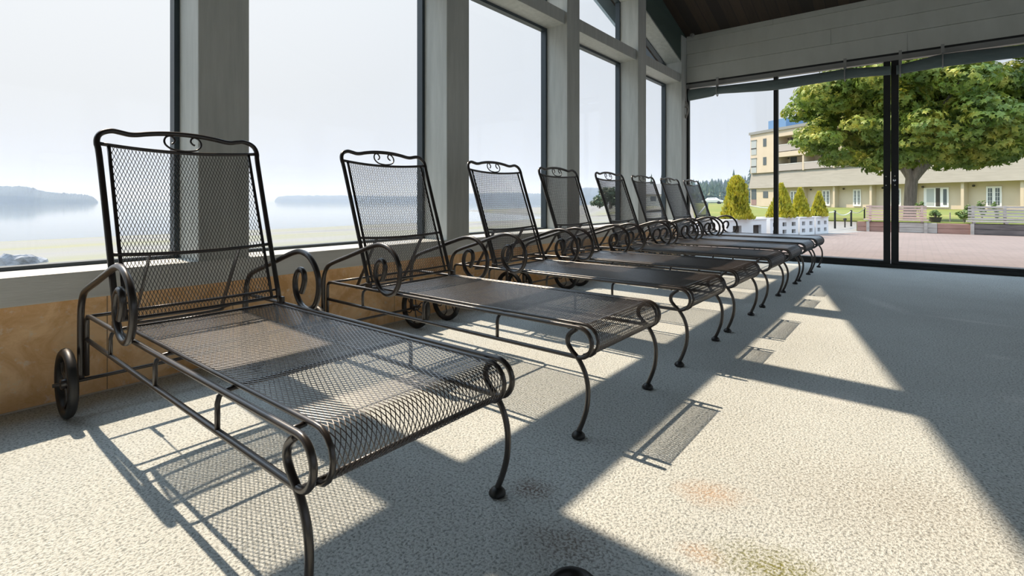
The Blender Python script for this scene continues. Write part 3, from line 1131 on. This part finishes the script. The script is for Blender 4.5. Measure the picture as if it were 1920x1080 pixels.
def leaf_cluster(mb, c, rad, count, size, rnd, flat=.0, shape='maple', nz=0.35):
    for _ in range(count):
        d = Vector((rnd.gauss(0, 1), rnd.gauss(0, 1), rnd.gauss(0, 1))).normalized()
        rr = rnd.uniform(.72, 1.05)
        p = Vector((c[0] + d.x * rad[0] * rr, c[1] + d.y * rad[1] * rr, c[2] + d.z * rad[2] * rr))
        nrm = (d + Vector((rnd.gauss(0, .35), rnd.gauss(0, .35), nz + rnd.gauss(0, .3)))).normalized()
        a = nrm.orthogonal().normalized()
        a = Matrix.Rotation(rnd.uniform(0, 2 * pi), 3, nrm) @ a
        b = nrm.cross(a)
        s = size * rnd.uniform(.7, 1.25)
        o = len(mb.v)
        if shape == 'maple':
            for q, r_ in ((0, 1), (.45, .5), (.95, .92), (1.45, .45), (2.1, .72), (3.14, .3), (-2.1, .72), (-1.45, .45), (-.95, .92), (-.45, .5)):
                mb.v.append(tuple(p + a * (s * r_ * cos(q)) + b * (s * r_ * sin(q)) - nrm * (.25 * s * r_ * r_)))
            mb.f += [(o, o + 1, o + 5, o + 9), (o + 1, o + 2, o + 3, o + 5), (o + 3, o + 4, o + 5), (o + 5, o + 6, o + 7), (o + 5, o + 7, o + 8, o + 9)]
        else:
            for q, r_ in ((0, 1), (1.2, .42), (pi, .7), (-1.2, .42)):
                mb.v.append(tuple(p + a * (s * r_ * cos(q)) + b * (s * r_ * sin(q))))
            mb.f.append((o, o + 1, o + 2, o + 3))


# dark clump of trees and house along the shore
def round_tree(x, y, z0, h, rad, label, seed, m_, name='broadleaf_tree', leaf=.35, n=26, per=45):
    rnd = random.Random(seed)
    t = empty(name, (x, y, z0))
    mb = MB()
    for k in range(n):
        d = Vector((rnd.gauss(0, 1), rnd.gauss(0, 1), rnd.gauss(0, .8))).normalized()
        rr = rnd.uniform(.2, .75)
        c = (d.x * rad * rr, d.y * rad * rr, h * .44 + d.z * h * .55 * rr)
        leaf_cluster(mb, c, (rad * .38, rad * .38, h * .16), per, leaf, rnd, shape='simple')
    mb.build('foliage', m_, t)
    MB().tube([(0, 0, -.3), (.03, 0, h * .3), (0, .05, h * .6)], rad * .09, 8, taper=[1.2, 1, .6]).build('trunk', M['bark'], t)
    tag(t, label, 'tree')


round_tree(-37.2, 77.0, -.3, 4.2, 2.9, 'wide dark tree on the shore behind the fifth chaise longue', 11, M['fir'])
round_tree(-40.6, 79.4, -.3, 2.7, 1.7, 'smaller dark bushy tree on the shore just left of the wide dark tree', 12, M['fir'])
round_tree(-33.4, 101.0, -.3, 3.4, 2.6, 'low green tree right of the parked cars', 13, M['shrubleaf'])

h = empty('small_house', (-36.2, 92.0, -.25), radians(25))
tag(h, 'small pale shore house with a grey gable roof between the last window posts', 'house')
MB().box(-3.2, 3.2, -2.5, 2.5, 0, 2.3).build('wall', mat('pale_house_wall', (.62, .60, .52), .8), h)
rf = MB().prism_x([(-3.0, 2.2), (3.0, 2.2), (0, 4.2)], -3.6, 3.6).build('roof', M['roofing'], h)
for x in (-2.0, 0.1, 1.9):
    MB().box(x - .5, x + .5, -2.53, -2.48, .9, 1.8).build('window', M['dimglass'], h)


def car(x, y, z0, rz, m_, label):
    t = empty('parked_car', (x, y, z0), rz)
    b = MB()
    prof = [(-2.1, .35), (-2.15, .75), (-1.5, .88), (-.9, 1.35), (.7, 1.40), (1.35, .95), (2.05, .82), (2.15, .40)]
    n = len(prof)
    vs = [(x_, s * (.85 if z < 1 else .68), z) for s in (-1, 1) for x_, z in prof]
    b.add(vs, [tuple(range(n - 1, -1, -1)), tuple(range(n, 2 * n))] + [(i, (i + 1) % n, n + (i + 1) % n, n + i) for i in range(n)])
    b.build('body', m_, t, bevel=.05)
    for s in (-1, 1):
        MB().add([(-1.3, s * .80, .95), (-.85, s * .72, 1.28), (.65, s * .72, 1.32), (1.15, s * .80, .98)], [(0, 1, 2, 3)]).build('side_window', M['dimglass'], t)
        for xx in (-1.35, 1.35):
            MB().lathe([(.02, -.1), (.31, -.1), (.31, .1), (.02, .1)], (xx, s * .80, .31), 18, 'y').build('wheel', M['rubber'], t)
    tag(t, label, 'car')


car(-31.2, 112.5, .0, .15, M['white'], 'white car parked far away left of the nearest golden conifer')

# sea haze: a low bank of real scattering air over the bay and shore
near = [(-272, -28), (-222, 12), (-173, 52), (-123, 88), (-62, 72), (-39, 68), (-26, 80), (-19, 93)]
farr = [(-283, 1307), (-550, 1222), (-940, 1038), (-1404, 668), (-1735, 276), (-1831, -185)]
hz = MB().prism(near + farr, -4, 34).build('sea_haze', M['haze'])
tag(hz, 'pale haze lying low over the bay and far shore', 'haze', kind='stuff')

# ------------------------------------------------------------------ hotel
ht = empty('hotel_building', (-14.58, 74.33, 0), radians(-35.95))
tag(ht, 'cream hotel with recessed ground-floor patios, sloping shingle band and balconies', 'building')
G = .1
LEN = 46
st_ = M['stucco']
RD = .62                                       # recess depth, ground floor
RU = 1.7                                       # depth of the balconies
wl = MB()
wl.box(0, 4.75, 0, 12, G - .3, 2.5)             # solid left end, ground floor
wl.box(4.75, LEN, RD, 12, G - .3, 2.5)          # back of the recesses
wl.box(0, LEN, RD - .05, 12, 2.5, 4.5)
wl.box(4.75, LEN - 18, RD, RU + .1, 4.3, 4.5)
wl.box(0, 4.75, 0.0, 12, 4.5, 9.75)
wl.box(4.75, LEN - 18, RU, 12, 4.5, 9.75)
wl.box(4.75, LEN - 18, 0, RU, 8.95, 9.75)
wl.box(4.75, LEN - 18, 0, RU, 6.35, 6.95)
wl.build('wall', st_, ht)
MB().box(-.15, LEN - 17.8, -.15, 12.2, 9.75, 10.1).build('roof_edge', M['rail'], ht)
# sloping band
MB().prism_x([(-.22, 2.45), (.0, 2.45), (RD, 2.52), (RD, 4.55), (.25, 4.55)], -.1, LEN).build('shingle_band', M['shingle'], ht)
for x in (8.7, 12.93, 17.27, 21.5, 25.73, 29.95, 34.2):
    MB().box(x - .12, x + .12, .02, RD, G - .2, 2.47).build('dividing_wall', st_, ht)
for x in (8.7, 12.93, 17.27, 21.5, 25.73):
    MB().box(x - .12, x + .12, .05, RU, 4.5, 8.97).build('dividing_wall', st_, ht)
bb = MB().box(1.6, 4.6, 1.5, 5, 10.05, 11.5).build('plant_room', M['bluebox'], ht)
# left-end windows
for z0, z1 in ((7.0, 8.95), (4.55, 6.5)):
    f = MB().box(.18, 1.12, -.04, .05, z0, z1).build('window', M['paleglass'], ht)
    MB().box(.18, 1.12, -.06, .0, z0 + .78, z0 + .92).build('window_bar', M['dark'], f)
    MB().box(.12, 1.18, -.09, .0, z1, z1 + .07).build('window_hood', M['rail'], f)
    MB().box(2.34, 2.9, -.03, .05, z0 + .95, z1 + .05).build('window', M['dimglass'], ht)
MB().box(.18, 1.10, -.03, .05, .95, 2.35).build('window', M['dimglass'], ht)
MB().box(.18, 1.10, -.03, .05, .2, .92).build('panel', mat('mauve_panel', (.30, .20, .20), .7), ht)
MB().box(2.34, 3.2, -.03, .05, 1.15, 2.02).build('window', M['dimglass'], ht)


def french(x0, x1, open_=False):
    f = MB()
    z0, z1 = .3, 1.98
    f.box(x0, x1, RD - .09, RD + .02, z0 - .1, z1 + .05)
    o = f.build('patio_door', M['white'], ht)
    mid = (x0 + x1) / 2
    for a, b_ in ((x0 + .14, mid - .12), (mid + .12, x1 - .14)):
        MB().box(a, b_, RD - .11, RD - .07, z0 + .14, z1 - .1).build('door_glass', M['dimglass'], o)
        g_ = MB()
        for k in range(1, 4):
            zz = z0 + .14 + (z1 - z0 - .24) * k / 4
            g_.box(a, b_, RD - .12, RD - .10, zz - .012, zz + .012)
        g_.box((a + b_) / 2 - .012, (a + b_) / 2 + .012, RD - .12, RD - .10, z0 + .14, z1 - .1)
        g_.build('glazing_bar', M['white'], o)


def bay(s):                                    # shift of depth: what is seen on the front plane lies further left on the recess wall
    return s


for x0, x1 in ((6.3, 7.3), (10.95, 11.95), (14.85, 15.75), (19.0, 20.0), (27.2, 28.3), (31.6, 32.7)):
    french(x0, x1)
o = MB().box(22.15, 24.3, RD - .09, RD + .02, .2, 2.03).build('patio_door', M['white'], ht)
MB().box(22.42, 23.05, RD - .11, RD - .07, .38, 1.93).build('door_glass', M['paleglass'], o)
MB().box(23.22, 23.58, RD - .11, RD - .07, .3, 1.98).build('door_opening', M['dark'], o)
MB().box(23.85, 24.14, RD - .11, RD - .07, .44, 1.88).build('door_glass', M['dimglass'], o)
for x in (5.3, 9.4, 13.75, 18.2, 22.1, 26.3, 30.5):
    MB().lathe([(.05, 0), (.10, -.04), (.10, -.14), (.04, -.18)], (x, RD - .06, 2.12), 8, 'y').build('wall_lamp', M['dark'], ht)
for zf in (4.5, 6.97):
    for x in (5.2, 9.75, 14.1, 18.4, 22.6):
        d = MB().box(x, x + .95, RU - .06, RU + .02, zf + .05, zf + 1.9).build('balcony_door', M['dimglass'], ht)
        MB().lathe([(.05, 0), (.10, -.04), (.10, -.14), (.04, -.18)], (x - 1.3 if x > 6 else x - .25, RU - .06, zf + 1.75), 8, 'y').build('wall_lamp', M['dark'], ht)
    for xa, xb in ((4.85, 8.55), (8.85, 12.8), (13.1, 17.1), (17.4, 21.4), (21.7, 25.6)):
        r_ = MB().box(xa, xb, .06, .10, zf + .08, zf + .88).build('balcony_panel', M['railglass'], ht)
        MB().box(xa, xb, .04, .12, zf + .88, zf + .94).build('handrail', M['white'], r_)

# ------------------------------------------------------------------ maple
TX, TY = 2.79, 25.47
tr_ = empty('maple_tree', (TX, TY, 0))
tag(tr_, 'large maple with yellow-green leaves and a grey trunk beyond the patio', 'tree')
rnd = random.Random(21)
tk = MB()
tk.tube(spline([(0, 0, -.3), (0, 0, .2), (.02, 0, .9), (.05, 0, 1.5), (.10, 0, 2.05)], 5), .20, 16, taper=[1.25 - .04 * k if k < 6 else 1.02 for k in range(21)])
limbs = [(-2.6, .4, 5.4), (-1.3, -1.4, 6.0), (.5, 1.2, 6.8), (2.6, -.4, 5.6), (1.5, -1.8, 5.2), (-2.0, 1.6, 4.6), (3.0, 1.4, 4.7)]
for lx, ly, lz in limbs:
    tk.tube(spline([(.07, 0, 1.6), (.10 + lx * .12, ly * .12, 2.15), (lx * .55, ly * .55, 2.2 + (lz - 2.2) * .6), (lx, ly, lz)], 5), .13, 9, taper=[1.2 - .06 * k for k in range(16)])
tk.build('trunk', M['bark'], tr_, smooth=True)
lf = MB()
ctr = Vector((.35, 0, 5.15))
RX, RZ = 4.35, 3.0
for k in range(190):
    d = Vector((rnd.gauss(0, 1), rnd.gauss(0, 1), rnd.gauss(0, 1))).normalized()
    rr = rnd.uniform(.62, .98) if k < 150 else rnd.uniform(.15, .6)
    c = ctr + Vector((d.x * RX * rr, d.y * RX * rr, d.z * (RZ if d.z > 0 else 2.35) * rr))
    sz = rnd.uniform(.55, .95)
    leaf_cluster(lf, c, (sz, sz, sz * .62), 210, .15, rnd)
# drooping sprays round the lower edge
for k in range(110):
    q = rnd.uniform(0, 2 * pi)
    rr = 4.15 * sqrt(rnd.uniform(.05, 1))
    c = (ctr.x + rr * cos(q), rr * sin(q), 2.25 + .48 * max(0, rr - 2.3) ** 1.5 + rnd.uniform(0, .5))
    leaf_cluster(lf, c, (.6, .6, .26), 75, .15, rnd)
lf.build('foliage', M['leaf'], tr_)

# ------------------------------------------------------------------ golden conifers in white block planters
def thuja(x, y, z0, h, rad, label, seed):
    rnd = random.Random(seed)
    t = empty('golden_conifer', (x, y, z0))
    mb = MB()
    n = int(3400 * (h * rad / .3))
    if seed == 1:                               # blunt column with a skirt at the foot
        kn = [(0, 1.0), (.12, .84), (.3, .70), (.55, .64), (.75, .56), (.88, .42), (.96, .25), (1, .08)]
    else:
        kn = [(0, 1.0), (.1, .9), (.3, .70), (.5, .56), (.7, .40), (.85, .25), (1, .05)]

    def prof(f):
        for (a, va), (b_, vb) in zip(kn, kn[1:]):
            if f <= b_:
                return va + (vb - va) * (f - a) / (b_ - a)
        return kn[-1][1]
    for _ in range(n):
        f = rnd.random() ** 1.25
        env = rad * prof(f)
        q = rnd.uniform(0, 2 * pi)
        rr = env * rnd.uniform(.72, 1.04) * (1 + .13 * sin(5 * q + 9 * f + seed))
        p = Vector((rr * cos(q), rr * sin(q), f * h))
        outv = Vector((cos(q), sin(q), .5)).normalized()
        up = (Vector((0, 0, 1)) + outv * rnd.uniform(.1, .7) + Vector((rnd.gauss(0, .2), rnd.gauss(0, .2), 0))).normalized()
        sd = up.cross(Vector((rnd.gauss(0, 1), rnd.gauss(0, 1), .1))).normalized()
        s = .05 * rnd.uniform(.7, 1.3)
        o = len(mb.v)
        for a, b_ in ((0, -.6), (.5, 0), (.28, .7), (0, 1.1), (-.28, .7), (-.5, 0)):
            mb.v.append(tuple(p + sd * (a * s) + up * (b_ * s)))
        mb.f.append(tuple(range(o, o + 6)))
    mb.build('foliage', M['thuja'], t)
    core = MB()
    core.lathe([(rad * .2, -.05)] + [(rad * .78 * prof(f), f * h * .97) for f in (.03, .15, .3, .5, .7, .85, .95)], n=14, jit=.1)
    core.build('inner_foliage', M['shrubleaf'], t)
    MB().lathe([(.03, -.12), (.025, .1)], n=8).build('stem', M['bark'], t)
    tag(t, label, 'conifer', 'golden conifers in the white planters')


thuja(-.25, 12.20, .465, .94, .33, 'largest golden conifer, blunt-topped, leftmost in the row of white planters', 1)
thuja(.34, 13.95, .465, .80, .31, 'golden conifer half hidden by the thin black door bar, second in the planter row', 2)
thuja(.62, 14.80, .465, .70, .25, 'golden conifer just right of the thin black door bar, third in the planter row', 3)
thuja(.95, 15.50, .465, .61, .21, 'smallest golden conifer, farthest right at the end of the planter row', 4)

ROW = Vector((.317, .948, 0)).normalized()      # planter row runs along this, patio side to the right
RZA = atan2(ROW.x, ROW.y)


def planter(yc, ln, cols, label, top=.43, rows=2, off=0):
    cx_ = 1.138 - .335 * (15.7 - yc)
    t = empty('block_planter', (cx_ - .02 + off, yc, -.005), -RZA)
    wd = .52
    m_ = M['white']
    b = MB()
    # front face (towards the patio, +x) is a lattice of block with square openings
    zs = [0, .06, .16, .24, .34, top] if rows == 2 else [0, .10, top - .12, top]
    yk = [-ln / 2]
    cw = ln / cols
    for c_ in range(cols):
        y0_ = -ln / 2 + c_ * cw
        yk += [y0_ + cw * .30, y0_ + cw * .72]
    yk.append(ln / 2)
    for i in range(len(zs) - 1):
        for j in range(len(yk) - 1):
            hole = (i % 2 == 1) and (j % 2 == 1)
            if not hole:
                b.box(-.07, 0, yk[j], yk[j + 1], zs[i], zs[i + 1])
    b.box(-wd, -wd + .06, -ln / 2, ln / 2, 0, top)
    b.box(-wd + .06, -.07, -ln / 2, -ln / 2 + .06, 0, top)
    b.box(-wd + .06, -.07, ln / 2 - .06, ln / 2, 0, top)
    b.build('block_wall', m_, t)
    MB().box(-wd - .02, .02, -ln / 2, -ln / 2 + .08, top, top + .03).box(-wd - .02, .02, ln / 2 - .08, ln / 2, top, top + .03).box(-.08, .02, -ln / 2 + .08, ln / 2 - .08, top, top + .03).box(-wd - .02, -wd + .08, -ln / 2 + .08, ln / 2 - .08, top, top + .03).build('coping', m_, t)
    MB().box(-wd + .06, -.07, -ln / 2 + .06, ln / 2 - .06, .05, top - .01).build('soil', mat('dark_soil', (.07, .055, .045), .95), t)
    return tag(t, label, 'planter', 'white block planters')


planter(12.25, 1.55, 2, 'white block planter under the largest golden conifer, nearest the lounge chairs', rows=1)
planter(13.72, 1.25, 3, 'white block planter behind the thin black door bar')
planter(14.73, .72, 2, 'white block planter under the third golden conifer')
planter(15.44, .66, 2, 'white block planter at the far right end of the planter row')

# rope fence
def rope_post(x, y, h, label):
    t = empty('rope_post', (x, y, -.02))
    MB().lathe([(.028, 0), (.028, h - .03), (.034, h - .03), (.034, h), (.01, h + .012)], n=12).build('shaft', M['black'], t)
    tag(t, label, 'post', 'black rope fence posts')
    return Vector((x, y, h - .06))


rp = [rope_post(1.00, 18.5, .57, 'thick black rope post nearest the planters, left in the rope fence'),
      rope_post(1.27, 20.36, .55, 'slim black rope post in the middle of the visible rope fence'),
      rope_post(1.20, 27.3, .56, 'black rope post just left of the first slatted bench')]
lp_ = [rope_post(-.56, 13.9, .84, 'black post between the two left golden conifers'),
       rope_post(.40, 15.6, .84, 'black post beside the third golden conifer, left of it')]
for a, b_, lab in ((lp_[1], rp[0], 'white rope sagging from the conifers to the first fence post'),
                   (rp[0], rp[1], 'white rope sagging between first and middle fence posts'),
                   (rp[1], rp[2], 'white rope sagging from the middle post towards the bench'),
                   (lp_[0], lp_[1], 'white rope sagging behind the second golden conifer')):
    dd = (b_ - a).normalized() * .05
    a, b_ = a + dd, b_ - dd
    pts = [a.lerp(b_, k / 14) - Vector((0, 0, .5 * (1 - (2 * k / 14 - 1) ** 2) * .22)) for k in range(15)]
    tag(MB().tube(pts, .014, 7).build('fence_rope', mat('white_rope', (.75, .75, .66), .9), None, smooth=True), lab, 'rope', 'ropes of the rope fence')

# retaining wall with two slatted benches on it
wt = empty('retaining_wall', (1.65, 17.4, -.005))
tag(wt, 'low timber retaining wall along the far edge of the patio', 'wall')
for x0, x1, z1, m_, dy in ((0, .95, .27, M['redwood'], 0), (.955, 1.75, .27, M['greyboard'], -.01), (1.755, 2.42, .265, M['redwood'], 0), (2.425, 6.5, .275, M['darkboard'], -.03)):
    for k in range(2):
        MB().box(x0, x1, dy, dy + .10, k * z1 / 2 + .003, (k + 1) * z1 / 2 - .002).build('plank', m_, wt, bevel=.006)
for x in (.22, 1.48, 2.40):
    MB().box(x, x + .07, -.05, .0, 0, .28).build('stake', M['greyboard'], wt)
MB().box(-.02, 6.5, .105, 1.2, 0, .277).build('soil_bed', M['grass'], wt)
for x0, x1, m_, lab in ((1.84, 3.19, M['pinkboard'], 'pinkish weathered slatted bench below the maple trunk'), (4.02, 6.6, M['greyboard'], 'grey weathered slatted bench at the right edge of the patio')):
    t = empty('slatted_bench', (x0, 17.55, .282))
    ln = x1 - x0
    for k in range(5):
        z = .085 + .075 * k
        MB().box(0, ln, .10 + .012 * k, .125 + .012 * k, z, z + .052).build('back_slat', m_, t)
    for k in range(3):
        MB().box(-.04, ln + .04, -.20 + .10 * k, -.11 + .10 * k, .035, .062).build('seat_slat', m_, t)
    n = 3 if ln < 2 else 5
    for k in range(n):
        x = .10 + (ln - .20) * k / (n - 1)
        MB().box(x - .03, x + .03, .13, .17, .0, .45).box(x - .03, x + .03, -.19, .13, .0, .033).build('support', m_, t)
    tag(t, lab, 'bench')


def shrub(x, y, z0, h, rad, label, seed, name='shrub', pot=False, size=.06, n=10):
    rnd = random.Random(seed)
    t = empty(name, (x, y, z0))
    mb, sm = MB(), MB()
    for k in range(n):
        q, rr = rnd.uniform(0, 2 * pi), rnd.uniform(.1, .8) * rad
        top = (rr * cos(q), rr * sin(q), h * rnd.uniform(.45, .95))
        sm.tube(spline([(0, 0, 0), (top[0] * .4, top[1] * .4, top[2] * .6), top], 3), .006, 5)
        leaf_cluster(mb, top, (rad * .35, rad * .35, h * .16), 16, size, rnd, shape='simple')
    mb.build('leaves', M['shrubleaf'], t)
    sm.build('stems', M['bark'], t)
    if pot:
        MB().lathe([(.09, -.14), (.14, .05), (.15, .05), (.12, .03), (.02, .02)], n=16).build('pot', M['dark'], t)
    tag(t, label, 'shrub')


shrub(3.38, 17.95, .36, .22, .15, 'dark low shrub in a pot right of the pinkish bench', 31, 'potted_shrub', True)
shrub(3.97, 18.10, .24, .46, .17, 'leafy green shrub at the left end of the grey bench', 32, size=.085)
shrub(4.35, 18.4, .24, .60, .12, 'thin leafy shrub rising behind the left end of the grey bench', 33, n=6)
shrub(4.62, 18.5, .24, .55, .08, 'small sprig of leaves behind the grey bench, right of the thin shrub', 34, n=4)
shrub(3.06, 18.6, .24, .56, .12, 'small flowering plant behind the right end of the pinkish bench', 35, n=5)
tag(MB().lathe([(.014, 0), (.014, .52), (.004, .53)], n=8).build('fence_stake', M['bark'], None, loc=(3.72, 18.9, .0)), 'thin wooden stake between the two slatted benches', 'stake')
tag(MB().lathe([(.02, 0), (.02, .24), (.05, .25), (.05, .30), (.01, .32)], n=10).build('garden_light', M['dark'], None, loc=(1.18, 19.4, -.02)), 'short dark garden light between the rope posts', 'light')

# handrail and rocks seen beyond the last chairs
t = empty('stair_handrail', (-2.2, 16.3, -.02))
tag(t, 'pale sloping handrail on a dark post behind the last chaise longue', 'handrail')
MB().tube([(-.35, -.25, .22), (.02, .02, .80)], .022, 8).build('rail', M['white'], t, smooth=True)
MB().lathe([(.035, 0), (.035, .80), (.01, .81)], n=10).build('post', M['tarp'], t)
boulder('boulder', (-1.75, 14.6, .02), (.35, .45, .30), 'grey boulder beside the handrail, left of the nearest golden conifer', 5.5, 'boulders by the planters')
boulder('boulder', (-1.05, 13.2, .02), (.40, .35, .26), 'low grey boulder close to the nearest planter', 8.2, 'boulders by the planters')
